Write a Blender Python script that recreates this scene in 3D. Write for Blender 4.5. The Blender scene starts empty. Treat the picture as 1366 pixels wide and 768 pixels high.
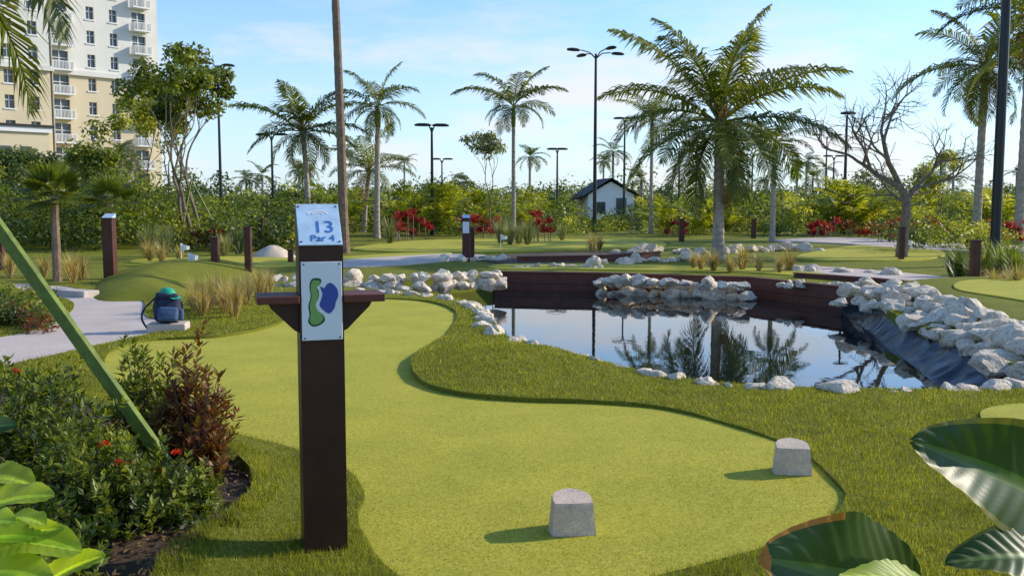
import bpy, math
import numpy as np
from mathutils import Vector, Matrix, noise as mnoise
from mathutils.geometry import delaunay_2d_cdt
rng=np.random.default_rng(7)
sc=bpy.context.scene
EYE=1.5; F=1250.0; P=math.atan(112/1250)
cP,sP=math.cos(P),math.sin(P)
# survey helpers: turn sight lines into real ground positions
def ray(x,y):
    u=(x-683)/F; v=(384-y)/F
    return np.array([u,cP+v*sP,-sP+v*cP])
def G(x,y,z=0.0):
    d=ray(x,y); t=(z-EYE)/d[2]; return (t*d[0],t*d[1])
def at(x,y,dist):
    d=ray(x,y); t=dist/d[1]; return np.array([t*d[0],dist,EYE+t*d[2]])
# ---------------------------------------------------------------- materials
def new_mat(name):
    m=bpy.data.materials.new(name); m.use_nodes=True
    nt=m.node_tree; nt.nodes.clear()
    out=nt.nodes.new('ShaderNodeOutputMaterial')
    b=nt.nodes.new('ShaderNodeBsdfPrincipled')
    nt.links.new(b.outputs[0],out.inputs[0])
    return m,nt,b,out
def N(nt,t,**k):
    n=nt.nodes.new(t)
    for a,v in k.items(): setattr(n,a,v)
    return n
def noise(nt,scale,detail=4,rough=.6,co=None):
    n=N(nt,'ShaderNodeTexNoise'); n.inputs['Scale'].default_value=scale
    n.inputs['Detail'].default_value=detail; n.inputs['Roughness'].default_value=rough
    if co is None:
        tc=N(nt,'ShaderNodeTexCoord'); co=tc.outputs['Object']
    nt.links.new(co,n.inputs['Vector']); return n
def ramp(nt,src,stops):
    r=N(nt,'ShaderNodeValToRGB'); el=r.color_ramp.elements
    while len(el)<len(stops): el.new(.5)
    for e,(p,c) in zip(el,stops): e.position=p; e.color=(*c,1)
    nt.links.new(src,r.inputs[0]); return r
def mixc(nt,a,b,fac,mode='MIX'):
    m=N(nt,'ShaderNodeMix',data_type='RGBA',blend_type=mode)
    if isinstance(fac,(int,float)): m.inputs[0].default_value=fac
    else: nt.links.new(fac,m.inputs[0])
    for i,s in ((6,a),(7,b)):
        if isinstance(s,tuple): m.inputs[i].default_value=(*s,1)
        else: nt.links.new(s,m.inputs[i])
    return m.outputs[2]
def bump(nt,b,src,strength,dist=.01):
    n=N(nt,'ShaderNodeBump'); n.inputs['Strength'].default_value=strength; n.inputs['Distance'].default_value=dist
    nt.links.new(src,n.inputs['Height']); nt.links.new(n.outputs[0],b.inputs['Normal'])
def simple(name,col,rough=.6,var=.25,scale=8,bmp=.2,bd=.005,metal=0,spec=.4,detail2=0):
    m,nt,b,o=new_mat(name)
    n=noise(nt,scale,6)
    lo=tuple(c*(1-var) for c in col); hi=tuple(min(1,c*(1+var)) for c in col)
    r=ramp(nt,n.outputs[0],[(.3,lo),(.7,hi)]); c=r.outputs[0]
    if detail2:
        k=noise(nt,detail2,4,.7); rr=ramp(nt,k.outputs[0],[(.33,(.62,.60,.58)),(.5,(1,1,1)),(.7,(1.15,1.15,1.15))]); c=mixc(nt,c,rr.outputs[0],1.0,'MULTIPLY')
    nt.links.new(c,b.inputs['Base Color'])
    b.inputs['Roughness'].default_value=rough; b.inputs['Metallic'].default_value=metal
    b.inputs['Specular IOR Level'].default_value=spec
    if bmp: bump(nt,b,noise(nt,scale*6,5).outputs[0],bmp,bd)
    return m
def leafmat(name,dark,mid,light,rough=.42,trans=.3,spec=.35):
    m,nt,b,o=new_mat(name)
    a=N(nt,'ShaderNodeAttribute',attribute_name='tint')
    r=ramp(nt,a.outputs['Fac'],[(0,dark),(.55,mid),(1,light)])
    n=noise(nt,1.3,2)
    rr=ramp(nt,n.outputs[0],[(.3,(.75,.8,.7)),(.7,(1.2,1.15,1.1))])
    c=mixc(nt,r.outputs[0],rr.outputs[0],1.0,'MULTIPLY')
    nt.links.new(c,b.inputs['Base Color']); b.inputs['Roughness'].default_value=rough
    b.inputs['Specular IOR Level'].default_value=spec
    t=N(nt,'ShaderNodeBsdfTranslucent'); c2=mixc(nt,c,(1.8,1.7,.5),1.0,'MULTIPLY')
    nt.links.new(c2,t.inputs[0])
    ms=N(nt,'ShaderNodeMixShader'); ms.inputs[0].default_value=trans
    nt.links.new(b.outputs[0],ms.inputs[1]); nt.links.new(t.outputs[0],ms.inputs[2]); nt.links.new(ms.outputs[0],o.inputs[0])
    return m
def turf(name,c1,c2,c3,fine=260,bstr=.6,bd=.006):
    m,nt,b,o=new_mat(name)
    f=noise(nt,fine,3,.7); g=noise(nt,1.6,4,.6); k=noise(nt,45,3,.6)
    r=ramp(nt,f.outputs[0],[(.32,c1),(.52,c2),(.72,c3)])
    r2=ramp(nt,g.outputs[0],[(.3,(.84,.88,.85)),(.7,(1.1,1.06,1.05))])
    r3=ramp(nt,k.outputs[0],[(.3,(.80,.83,.80)),(.7,(1.17,1.14,1.1))])
    c=mixc(nt,mixc(nt,r.outputs[0],r2.outputs[0],1.0,'MULTIPLY'),r3.outputs[0],1.0,'MULTIPLY')
    nt.links.new(c,b.inputs['Base Color']); b.inputs['Roughness'].default_value=.85
    b.inputs['Specular IOR Level'].default_value=.15
    bump(nt,b,f.outputs[0],bstr,bd); return m
M={}
M['leaf_dark']=leafmat('leaf_dark',(.022,.040,.008),(.065,.10,.016),(.15,.19,.03))
M['leaf_mid']=leafmat('leaf_mid',(.035,.060,.010),(.125,.165,.022),(.27,.30,.045),trans=.36)
M['leaf_lime']=leafmat('leaf_lime',(.11,.14,.018),(.29,.31,.035),(.48,.46,.07),trans=.4)
M['leaf_grey']=leafmat('leaf_grey',(.11,.13,.07),(.22,.24,.12),(.36,.36,.18))
M['leaf_red']=leafmat('leaf_red',(.14,.012,.018),(.36,.025,.045),(.55,.09,.07))
M['leaf_bronze']=leafmat('leaf_bronze',(.08,.03,.012),(.18,.06,.022),(.22,.17,.04))
M['palm']=leafmat('palm_leaf',(.04,.06,.010),(.11,.14,.022),(.27,.27,.045),rough=.4,trans=.33)
M['dry']=leafmat('dry_grass',(.20,.14,.05),(.42,.32,.14),(.60,.50,.28),rough=.6)
M['deadleaf']=leafmat('dead_frond',(.14,.08,.03),(.25,.16,.07),(.35,.25,.12),rough=.7)
M['blade']=leafmat('turf_blade',(.07,.09,.008),(.235,.245,.020),(.46,.44,.055),rough=.5,trans=.35)
M['greenblade']=leafmat('short_blade',(.20,.19,.02),(.42,.385,.045),(.62,.56,.10),rough=.5,trans=.25)
M['flower']=leafmat('ixora_flower',(.5,.02,.01),(.7,.03,.02),(.8,.10,.03),rough=.5)
M['turf']=turf('rough_turf_mat',(.06,.075,.008),(.20,.215,.020),(.36,.35,.045),120,1.0,.015)
M['green']=turf('putting_green_mat',(.27,.255,.028),(.44,.41,.050),(.62,.56,.10),300,.5,.003)
M['soil']=simple('soil',(.12,.08,.045),.9,.4,12,.8,.02)
M['mulch']=simple('mulch',(.13,.08,.05),.9,.6,40,1.0,.02)
M['sand']=simple('sand',(.60,.49,.37),.95,.12,6,.5,.02)
M['path']=simple('path_paving',(.56,.47,.40),.85,.10,1.5,.3,.003,detail2=60)
M['stone']=simple('limestone',(.72,.61,.46),.92,.22,5,1.0,.03,detail2=26)
M['conc']=simple('aggregate',(.64,.50,.38),.9,.15,20,1.0,.006,detail2=160)
M['wood']=simple('stained_wood',(.042,.011,.007),.42,.3,6,.15,.002)
M['timber']=simple('red_timber',(.12,.034,.018),.6,.3,5,.3,.004)
M['postbrown']=simple('post_brown',(.08,.024,.015),.5,.25,6,.15,.002)
M['metal']=simple('dark_metal',(.013,.013,.014),.4,.1,4,0,metal=0)
M['trunk']=simple('palm_trunk_mat',(.40,.33,.26),.9,.35,9,.8,.02)
M['trunk2']=simple('brown_bark',(.22,.15,.10),.9,.35,8,.8,.02)
M['bark']=simple('bark',(.22,.165,.12),.9,.35,10,.8,.02)
M['greenpaint']=simple('green_stain',(.13,.18,.022),.6,.35,14,.4,.003)
M['liner']=simple('pond_liner',(.012,.014,.018),.28,.2,5,.5,.01,spec=.8)
M['white']=simple('white_paint',(.8,.79,.76),.5,.03,3,0)
M['roofdark']=simple('roof_dark',(.03,.028,.028),.7,.3,5,.3,.02)
M['bcream']=simple('building_cream',(.66,.55,.36),.8,.05,.4,0)
M['bpale']=simple('building_pale',(.70,.67,.60),.8,.04,.4,0)
M['glass']=simple('window_glass',(.06,.075,.08),.12,.4,.5,0,spec=.6)
M['plate']=simple('sign_plate',(.46,.61,.74),.35,.2,14,0)
M['blue']=simple('sign_blue',(.05,.17,.48),.4,.05,5,0)
M['navy']=simple('map_lake_blue',(.045,.075,.34),.4,.05,5,0)
M['mapgreen']=simple('map_green',(.20,.38,.10),.4,.05,5,0)
M['mapdark']=simple('map_dark_green',(.02,.07,.03),.4,.05,5,0)
M['signwhite']=simple('sign_white',(.78,.79,.80),.4,.03,5,0)
M['pack']=simple('backpack_fabric',(.016,.024,.055),.8,.4,22,.4,.002)
M['packgrey']=simple('backpack_trim',(.05,.09,.18),.8,.5,30,.4,.002)
M['cap']=simple('cap_fabric',(.02,.34,.20),.7,.1,60,.3,.001)
m,nt,b,o=new_mat('water'); b.inputs['Base Color'].default_value=(.006,.010,.012,1); b.inputs['Roughness'].default_value=.012
b.inputs['IOR'].default_value=1.6; b.inputs['Specular IOR Level'].default_value=.8
n=noise(nt,1.6,4); bump(nt,b,n.outputs[0],.05,.02); M['water']=m
def broadleaf(name,c1,c2,tr=.33):
    m,nt,b,o=new_mat(name)
    a=N(nt,'ShaderNodeAttribute',attribute_name='tint')
    r=ramp(nt,a.outputs['Fac'],[(0,c1),(.8,c2),(.93,tuple(min(1,x*1.6) for x in c2)),(1,(.42,.17,.03))])
    n=noise(nt,9,4); rr=ramp(nt,n.outputs[0],[(.3,(.8,.85,.8)),(.7,(1.15,1.1,1.1))])
    c=mixc(nt,r.outputs[0],rr.outputs[0],1.0,'MULTIPLY')
    nt.links.new(c,b.inputs['Base Color']); b.inputs['Roughness'].default_value=.42; b.inputs['Specular IOR Level'].default_value=.25
    t=N(nt,'ShaderNodeBsdfTranslucent'); c2_=mixc(nt,c,(1.8,1.8,.45),1.0,'MULTIPLY'); nt.links.new(c2_,t.inputs[0])
    ms=N(nt,'ShaderNodeMixShader'); ms.inputs[0].default_value=tr
    nt.links.new(b.outputs[0],ms.inputs[1]); nt.links.new(t.outputs[0],ms.inputs[2]); nt.links.new(ms.outputs[0],o.inputs[0])
    return m
M['paddle']=broadleaf('paddle_leaf',(.025,.055,.014),(.06,.11,.022),.25)
M['brightleaf']=broadleaf('bright_leaf',(.28,.38,.04),(.42,.50,.07),.5)
# ---------------------------------------------------------------- mesh builder
class MB:
    def __init__(s): s.V=[];s.L=[];s.C=[];s.MI=[];s.T=[];s.n=0;s.mats=[]
    def mi(s,k):
        if k not in s.mats: s.mats.append(k)
        return s.mats.index(k)
    def add(s,v,f,mat,tint=.5):
        if isinstance(f,list) and len({len(q) for q in f})>1:
            for k in {len(q) for q in f}: s.add(v,[q for q in f if len(q)==k],mat,tint)
            return
        v=np.asarray(v,float).reshape(-1,3); f=np.asarray(f,int)
        if len(f)==0: return
        s.V.append(v); s.L.append((f+s.n).ravel()); s.C.append(np.full(len(f),f.shape[1])); s.n+=len(v)
        s.MI.append(np.full(len(f),s.mi(mat)))
        s.T.append(np.broadcast_to(np.asarray(tint,float),(len(f),)).copy())
    def build(s,name,smooth=False,parent=None,loc=None):
        V=np.concatenate(s.V);L=np.concatenate(s.L);C=np.concatenate(s.C)
        me=bpy.data.meshes.new(name)
        me.vertices.add(len(V)); me.vertices.foreach_set('co',V.astype(np.float32).ravel())
        me.loops.add(len(L)); me.loops.foreach_set('vertex_index',L.astype(np.int32))
        me.polygons.add(len(C)); st=np.concatenate([[0],np.cumsum(C)[:-1]])
        me.polygons.foreach_set('loop_start',st.astype(np.int32))
        me.polygons.foreach_set('material_index',np.concatenate(s.MI).astype(np.int32))
        me.update(calc_edges=True)
        me.polygons.foreach_set('use_smooth',np.full(len(C),bool(smooth)))
        a=me.attributes.new('tint','FLOAT','FACE'); a.data.foreach_set('value',np.clip(np.concatenate(s.T),0,1).astype(np.float32))
        for k in s.mats: me.materials.append(M[k])
        me.update()
        return place(name,me,loc or (0,0,0),parent=parent)
def place(name,me,loc,rotz=0,scale=1,parent=None):
    ob=bpy.data.objects.new(name,me); sc.collection.objects.link(ob)
    ob.location=loc; ob.rotation_euler=(0,0,rotz); ob.scale=(scale,)*3
    if parent: ob.parent=parent
    return ob
def empty(name,loc,rotz=0):
    e=bpy.data.objects.new(name,None); sc.collection.objects.link(e); e.location=loc; e.rotation_euler=(0,0,rotz); e.empty_display_size=.2; return e
def box(mb,c,s,mat,R=None,tint=.5):
    x,y,z=[q/2 for q in s]
    v=np.array([[-x,-y,-z],[x,-y,-z],[x,y,-z],[-x,y,-z],[-x,-y,z],[x,-y,z],[x,y,z],[-x,y,z]])
    if R is not None: v=v@np.asarray(R).T
    mb.add(v+np.asarray(c),[[0,3,2,1],[4,5,6,7],[0,1,5,4],[1,2,6,5],[2,3,7,6],[3,0,4,7]],mat,tint)
def rotz(a): c,s=math.cos(a),math.sin(a); return np.array([[c,-s,0],[s,c,0],[0,0,1]])
def rbox(name,c,s,mat,bev,parent=None,rot=(0,0,0),seg=3,smooth=False):
    import bmesh
    bm=bmesh.new(); bmesh.ops.create_cube(bm,size=1); bmesh.ops.scale(bm,vec=s,verts=bm.verts)
    if bev: bmesh.ops.bevel(bm,geom=list(bm.edges),offset=bev,segments=seg,affect='EDGES',profile=.5)
    me=bpy.data.meshes.new(name); bm.to_mesh(me); bm.free()
    for p in me.polygons: p.use_smooth=smooth
    me.materials.append(M[mat]); ob=place(name,me,c,parent=parent); ob.rotation_euler=rot; return ob
def tube(mb,pts,rad,sides,mat,tint=.5,cap=False):
    pts=np.asarray(pts,float); n=len(pts); rad=np.broadcast_to(np.asarray(rad,float),(n,))
    T=np.gradient(pts,axis=0); T/=np.linalg.norm(T,axis=1,keepdims=True)+1e-9
    ref=np.where(np.abs(T[:,2:3])>.9,np.array([[1.,0,0]]),np.array([[0,0,1.]]))
    if np.abs(T[:,2]).mean()>.6: ref=np.tile([[1.,0,0]],(n,1))
    A=np.cross(T,ref); A/=np.linalg.norm(A,axis=1,keepdims=True)+1e-9; B=np.cross(T,A)
    an=np.arange(sides)*2*math.pi/sides
    v=pts[:,None]+rad[:,None,None]*(np.cos(an)[None,:,None]*A[:,None]+np.sin(an)[None,:,None]*B[:,None])
    i=np.arange(n-1)[:,None]*sides; j=np.arange(sides)[None]; k=(j+1)%sides
    f=np.stack([i+j,i+k,i+k+sides,i+j+sides],-1).reshape(-1,4)
    mb.add(v.reshape(-1,3),f,mat,tint)
    if cap:
        mb.add(v[-1],[list(range(sides))],mat,tint)
def unit(a): return a/(np.linalg.norm(a,axis=-1,keepdims=True)+1e-9)
def rdir(n,r): return unit(r.normal(size=(n,3)))
def leaves(mb,p,d,nrm,L,W,mat,tint,fold=.25):
    n=len(p); d=unit(d); s=unit(np.cross(d,nrm)); up=np.cross(s,d)
    L=np.broadcast_to(L,(n,))[:,None]; W=np.broadcast_to(W,(n,))[:,None]
    c=p+d*L*.5; v=np.stack([p,c+s*W*.5,p+d*L,c-s*W*.5,c-up*W*fold],1)
    b=np.arange(n)[:,None]*5
    f=np.concatenate([b+np.array([0,1,2,4]),b+np.array([0,4,2,3])]); mb.add(v.reshape(-1,3),f,mat,np.tile(np.broadcast_to(tint,(n,)),2))
def leafcards(mb,p,nrm,L,W,mat,tint,r):
    n=len(p); d=unit(np.cross(nrm,rdir(n,r))); s=unit(np.cross(d,nrm))
    L=np.broadcast_to(L,(n,))[:,None]; W=np.broadcast_to(W,(n,))[:,None]
    v=np.stack([p-d*L*.5,p+s*W*.5,p+d*L*.5,p-s*W*.5],1); b=np.arange(n)[:,None]*4
    mb.add(v.reshape(-1,3),b+np.arange(4),mat,tint)
def cloud(mb,cs,rad,n,size,mat,r,base=.5,spread=.25):
    cs=np.asarray(cs,float).reshape(-1,3); k=len(cs); rad=np.broadcast_to(np.asarray(rad,float),(k,))
    idx=r.integers(0,k,n); d=rdir(n,r); q=r.random(n)**.45
    p=cs[idx]+d*(rad[idx]*q)[:,None]*np.array([1,1,.8])
    nr=unit(d*.7+r.normal(size=(n,3))*.6+np.array([0,0,.5]))
    ct=r.normal(base,spread*.6,k)
    t=ct[idx]+r.normal(0,spread*.6,n)
    sz=size*(.6+.8*r.random(n)); leafcards(mb,p,nr,sz,sz*.55,mat,t,r)
# ---------------------------------------------------------------- palms
def frond(mb,base,az,e0,droop,L,r,nl=34,ll=.3,lw=.035,mat='palm',tint=.5,roll=0,sag=.5):
    S=np.linspace(0,1,14); el=e0-droop*S**1.25
    h=np.array([math.cos(az),math.sin(az),0]); z=np.array([0,0,1.])
    T=np.cos(el)[:,None]*h+np.sin(el)[:,None]*z
    pts=np.zeros((14,3)); pts[1:]=np.cumsum((T[1:]+T[:-1])/2*(L/13),axis=0); pts+=base
    tube(mb,pts,np.linspace(.022,.004,14)*L/2.2,4,mat,min(1,tint+.25))
    s=np.linspace(.16,.995,nl)
    B=np.stack([np.interp(s,S,pts[:,i]) for i in range(3)],1); TT=unit(np.stack([np.interp(s,S,T[:,i]) for i in range(3)],1))
    side=np.array([-math.sin(az),math.cos(az),0]); upv=np.cross(TT,np.tile(side,(nl,1)))*-1
    upv=np.where(upv[:,2:3]<0,-upv,upv)
    prof=np.clip(np.sin(math.pi*(.12+.86*s))**.7,.15,1)
    for sg in (-1,1):
        jit=r.normal(0,.09,(nl,3))
        D=unit(sg*side*(1-.35*s[:,None])+TT*(.45+.5*s[:,None])+upv*(.22*math.cos(roll)+sg*.3*math.sin(roll))+jit)
        l=(L*ll*prof*(1+r.normal(0,.12,nl)))[:,None]
        D2=unit(D+np.array([0,0,-1.])*sag*(.6+.9*r.random((nl,1))))
        m1=B+D*l*.5; tp=m1+D2*l*.5; w=TT*lw*L/2.2
        v=np.stack([B-w*.3,B+w*.3,m1+w*.5,m1-w*.5,tp],1).reshape(-1,3); b=np.arange(nl)[:,None]*5
        t=tint+r.normal(0,.14,nl)
        mb.add(v,b+np.array([0,1,2,3]),mat,t)
        mb.add(v,b+np.array([3,2,4]),mat,t)
def palm(name,x,y,th,r0,r1,lean,nf,fl,seed,trunkmat='trunk',emin=-.5,emax=1.35,droop=1.3,nl=34,ll=.3,lw=.05,rings=True,sag=.8,z0=-.05,dead=2,shaft=False):
    r=np.random.default_rng(seed); mb=MB(); n=44
    s=np.linspace(0,1,n); cx=x+lean[0]*s**1.6; cy=y+lean[1]*s**1.6
    rad=r0+(r1-r0)*s**.7; rad=rad*(1+.3*np.exp(-s*14))
    if rings: rad=rad*(1+.04*np.where(np.arange(n)%2,1,-1)+r.normal(0,.015,n))
    tube(mb,np.stack([cx,cy,z0+(th-z0)*s],1),rad,10,trunkmat)
    top=np.array([cx[-1],cy[-1],th])
    if shaft: tube(mb,[top-[0,0,.1],top+[0,0,.35*fl*.5],top+[0,0,.9*fl*.4]],[r1*1.1,r1*1.3,r1*.5],8,'palm',.9)
    if shaft: top=top+[0,0,.8*fl*.4]
    else:
        cloudp=top+r.normal(0,1,(50,3))*[r1*.9,r1*.9,r1*1.6]
        leaves(mb,cloudp,rdir(50,r)+[0,0,1.2],rdir(50,r),fl*.14,r1*.6,'deadleaf',r.random(50))
    for i in range(nf):
        q=i/(nf-1); az=i*2.39996+r.normal(0,.15); e=emax+(emin-emax)*q**.85+r.normal(0,.1)
        f=fl*(.75+.35*math.sin(math.pi*min(1,q+.25)))*(1+r.normal(0,.08))
        d=droop*(.65+.45*q)+r.normal(0,.12)
        mt='palm'; t=.7-.35*q+r.normal(0,.14)
        if i>=nf-dead: mt='deadleaf'; d+=.3
        frond(mb,top+r.normal(0,r1*.3,3),az,e,d,f,r,nl,ll,lw,mt,t,r.normal(0,.6),sag)
    return mb.build(name,smooth=False)
def fan_palm(name,x,y,th,nf,R,seed,mat='palm'):
    r=np.random.default_rng(seed); mb=MB()
    tube(mb,[[x,y,-.05],[x,y,th*.5],[x,y,th]],[.09,.08,.07],8,'trunk2'); top=np.array([x,y,th])
    for i in range(nf):
        az=i*2.4+r.normal(0,.2); e=1.3-1.7*i/nf; h=np.array([math.cos(az)*math.cos(e),math.sin(az)*math.cos(e),math.sin(e)])
        c=top+h*R*.6; tube(mb,[top,c],[.012,.008],4,mat,.7)
        side=unit(np.cross(h,[0,0,1.])); n=26; an=np.linspace(-2.1,2.1,n)
        d=np.cos(an)[:,None]*h+np.sin(an)[:,None]*side+np.array([0,0,-.25]); d=unit(d)
        nr=np.cross(h,side); leaves(mb,np.tile(c,(n,1)),d,np.tile(nr,(n,1))+r.normal(0,.1,(n,3)),R*.62*(1+.2*np.cos(an)),R*.09,mat,.5+r.normal(0,.15,n),.1)
    return mb.build(name)
def grow(r,start,d,L,rad,depth,tubes,tips,spread=.6,up=.15,nb=(2,4)):
    pts=[start]; dd=unit(np.asarray(d,float)); p=np.asarray(start,float); n=5
    for i in range(n):
        dd=unit(dd+r.normal(0,.16,3)+[0,0,up*.3]); p=p+dd*L/n; pts.append(p)
    r1=rad*.62; tubes.append((np.array(pts),np.linspace(rad,r1,n+1),depth))
    if depth==0: tips.append((p,dd)); return
    for k in range(r.integers(nb[0],nb[1])):
        q=pts[-1] if k<2 else pts[r.integers(2,n)]
        nd=unit(dd+rdir(1,r)[0]*spread*1.2+[0,0,up]); grow(r,q,nd,L*r.uniform(.62,.85),r1*.85,depth-1,tubes,tips,spread,up,nb)
def tree(name,x,y,L,rad,depth,seed,mat='leaf_mid',leafn=2500,lsize=.14,cr=.45,stems=1,bark='bark',spread=.6,up=.15,nb=(2,4),stake=0):
    r=np.random.default_rng(seed); mb=MB(); tubes=[];tips=[]
    for s in range(stems):
        a=s*2*math.pi/max(1,stems)+r.random(); d=np.array([math.cos(a)*.25*(stems>1),math.sin(a)*.25*(stems>1),1])
        grow(r,np.array([x+.1*math.cos(a)*(stems>1),y,-.05]),d,L,rad,depth,tubes,tips,spread,up,nb)
    for p,q,dp in tubes: tube(mb,p,q,7 if dp>1 else 4,bark)
    if leafn:
        c=np.array([t[0] for t in tips]); cloud(mb,c,cr*r.uniform(.6,1.3,len(c)),leafn,lsize,mat,r,.55,.3)
    for k in range(stake):
        a=k*2.1+.4; tube(mb,[[x+1.1*math.cos(a),y+1.1*math.sin(a),0],[x,y,L*.95]],[.03,.03],5,'greenpaint')
    return mb.build(name)
def grassclump(mb,x,y,z,n,hh,r,mat='dry',w=.012,lean=.55,base=.5):
    a=r.random(n)*2*math.pi; l=hh*r.uniform(.6,1.15,n); le=np.abs(r.normal(0,lean,n))+.1
    h=np.stack([np.cos(a),np.sin(a),0*a],1); s=np.stack([-np.sin(a),np.cos(a),0*a],1)*w*.5
    p0=np.array([x,y,z])+h*(hh*.08*r.random((n,1))); e1=math.pi/2-le*.5; e2=math.pi/2-le*1.6
    p1=p0+(h*np.cos(e1)[:,None]+np.array([0,0,1])*np.sin(e1)[:,None])*(l*.55)[:,None]
    p2=p1+(h*np.cos(e2)[:,None]+np.array([0,0,1])*np.sin(e2)[:,None])*(l*.45)[:,None]
    v=np.stack([p0-s,p0+s,p1+s,p1-s,p2],1).reshape(-1,3); b=np.arange(n)[:,None]*5; t=base+r.normal(0,.2,n)
    mb.add(v,b+np.array([0,1,2,3]),mat,t); mb.add(v,b+np.array([3,2,4]),mat,t)
# ---------------------------------------------------------------- polygons
def inpoly(p,poly):
    p=np.asarray(p); poly=np.asarray(poly); x,y=p[:,0],p[:,1]; ins=np.zeros(len(p),bool); j=len(poly)-1
    for i in range(len(poly)):
        xi,yi=poly[i];xj,yj=poly[j]
        if yi!=yj:
            c=((yi>y)!=(yj>y))&(x<(xj-xi)*(y-yi)/(yj-yi)+xi); ins^=c
        j=i
    return ins
def pdist(p,poly):
    p=np.asarray(p,float); a=np.asarray(poly,float); b=np.roll(a,-1,axis=0); best=np.full(len(p),1e9)
    for i in range(len(a)):
        ab=b[i]-a[i]; t=np.clip(((p-a[i])@ab)/(ab@ab+1e-12),0,1); q=a[i]+t[:,None]*ab; best=np.minimum(best,np.hypot(*(p-q).T))
    return best
def spline(pts,k=8,closed=True):
    pts=np.asarray(pts,float); n=len(pts); out=[]
    for i in range(n if closed else n-1):
        if closed: p0,p1,p2,p3=pts[(i-1)%n],pts[i],pts[(i+1)%n],pts[(i+2)%n]
        else: p0,p1,p2,p3=pts[max(i-1,0)],pts[i],pts[i+1],pts[min(i+2,n-1)]
        for t in np.arange(k)/k:
            out.append(.5*((2*p1)+(-p0+p2)*t+(2*p0-5*p1+4*p2-p3)*t*t+(-p0+3*p1-3*p2+p3)*t**3))
    if not closed: out.append(pts[-1])
    return np.array(out)
def sheet(name,outline,holes,spacing,zf,mat,skirt=0,smat='soil',smooth=False):
    loops=[np.asarray(outline)]+[np.asarray(h) for h in holes]; vs=[];es=[]
    for lp in loops:
        b=len(vs); vs+= [Vector(q) for q in lp]; es+=[(b+i,b+(i+1)%len(lp)) for i in range(len(lp))]
    if spacing:
        lo=loops[0].min(0);hi=loops[0].max(0)
        gx,gy=np.meshgrid(np.arange(lo[0],hi[0],spacing),np.arange(lo[1],hi[1],spacing)); g=np.stack([gx.ravel(),gy.ravel()],1)
        g+=np.random.default_rng(3).uniform(-.2,.2,g.shape)*spacing
        k=inpoly(g,loops[0])
        for h in loops[1:]: k&=~inpoly(g,h)
        g=g[k]
        for lp in loops: g=g[pdist(g,lp)>spacing*.35]
        vs+=[Vector(q) for q in g]
    r=delaunay_2d_cdt(vs,es,[],0,1e-5); V=np.array([tuple(v) for v in r[0]]); T=np.array([f for f in r[2] if len(f)==3])
    c=V[T].mean(1); k=inpoly(c,loops[0])
    for h in loops[1:]: k&=~inpoly(c,h)
    T=T[k]; z=zf(V) if callable(zf) else np.full(len(V),zf)
    V3=np.column_stack([V,z]); mb=MB(); mb.add(V3,T,mat)
    if skirt:
        from collections import Counter
        E=Counter(); D={}
        for t in T:
            for a,b in ((t[0],t[1]),(t[1],t[2]),(t[2],t[0])): q=(min(a,b),max(a,b)); E[q]+=1; D[q]=(a,b)
        be=[D[q] for q in E if E[q]==1]; q=[]
        for a,b in be: q+= [V3[a],V3[b],V3[b]-[0,0,skirt],V3[a]-[0,0,skirt]]
        mb.add(q,np.arange(len(q)).reshape(-1,4),smat)
    return mb.build(name,smooth=smooth)
# ---------------------------------------------------------------- rocks
import bmesh as _b
_bm=_b.new(); _b.ops.create_icosphere(_bm,subdivisions=3,radius=1); _bm.verts.ensure_lookup_table()
ICO=np.array([v.co[:] for v in _bm.verts]); ICF=np.array([[v.index for v in f.verts] for f in _bm.faces]); _bm.free()
def rock(mb,c,s,r,mat='stone',asp=None):
    v=ICO.copy()
    for _ in range(12):
        n=rdir(1,r)[0]; d=r.uniform(.5,.88); q=v@n; v-=np.maximum(0,q-d)[:,None]*n
    for k in range(6):
        w=r.normal(0,1,3)*(1.5+k*1.8); v*=1+(.07/(1+k*.35))*np.sin(v@w+r.random()*6)[:,None]
    v*=1+r.normal(0,.012,(len(v),1))
    a=asp if asp is not None else np.array([r.uniform(.8,1.4),r.uniform(.7,1.1),r.uniform(.5,.85)])
    v=v*a*s; v=v@rotz(r.random()*6.3).T
    mb.add(v+c,ICF,mat)
def rockline(name,pts,size,step,r,z=0,rows=1,jit=.3,skip=0,rowdir=(0,1)):
    mb=MB(); pts=spline(pts,6,False); seg=np.hypot(*np.diff(pts,axis=0).T); cum=np.concatenate([[0],np.cumsum(seg)])
    for row in range(rows):
        s=0
        while s<cum[-1]:
            if r.random()>=skip:
                sz=size*r.uniform(.55,1.35)*(1-.1*row); x=np.interp(s,cum,pts[:,0])+r.normal(0,jit*size)+rowdir[0]*row*size*.5; y=np.interp(s,cum,pts[:,1])+r.normal(0,jit*size)+rowdir[1]*row*size*.5
                rock(mb,[x,y,z+sz*.2+row*size*.62],sz*.62,r)
            else: sz=size
            s+=step*sz*r.uniform(.8,1.2)
    return mb.build(name,smooth=False)
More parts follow.
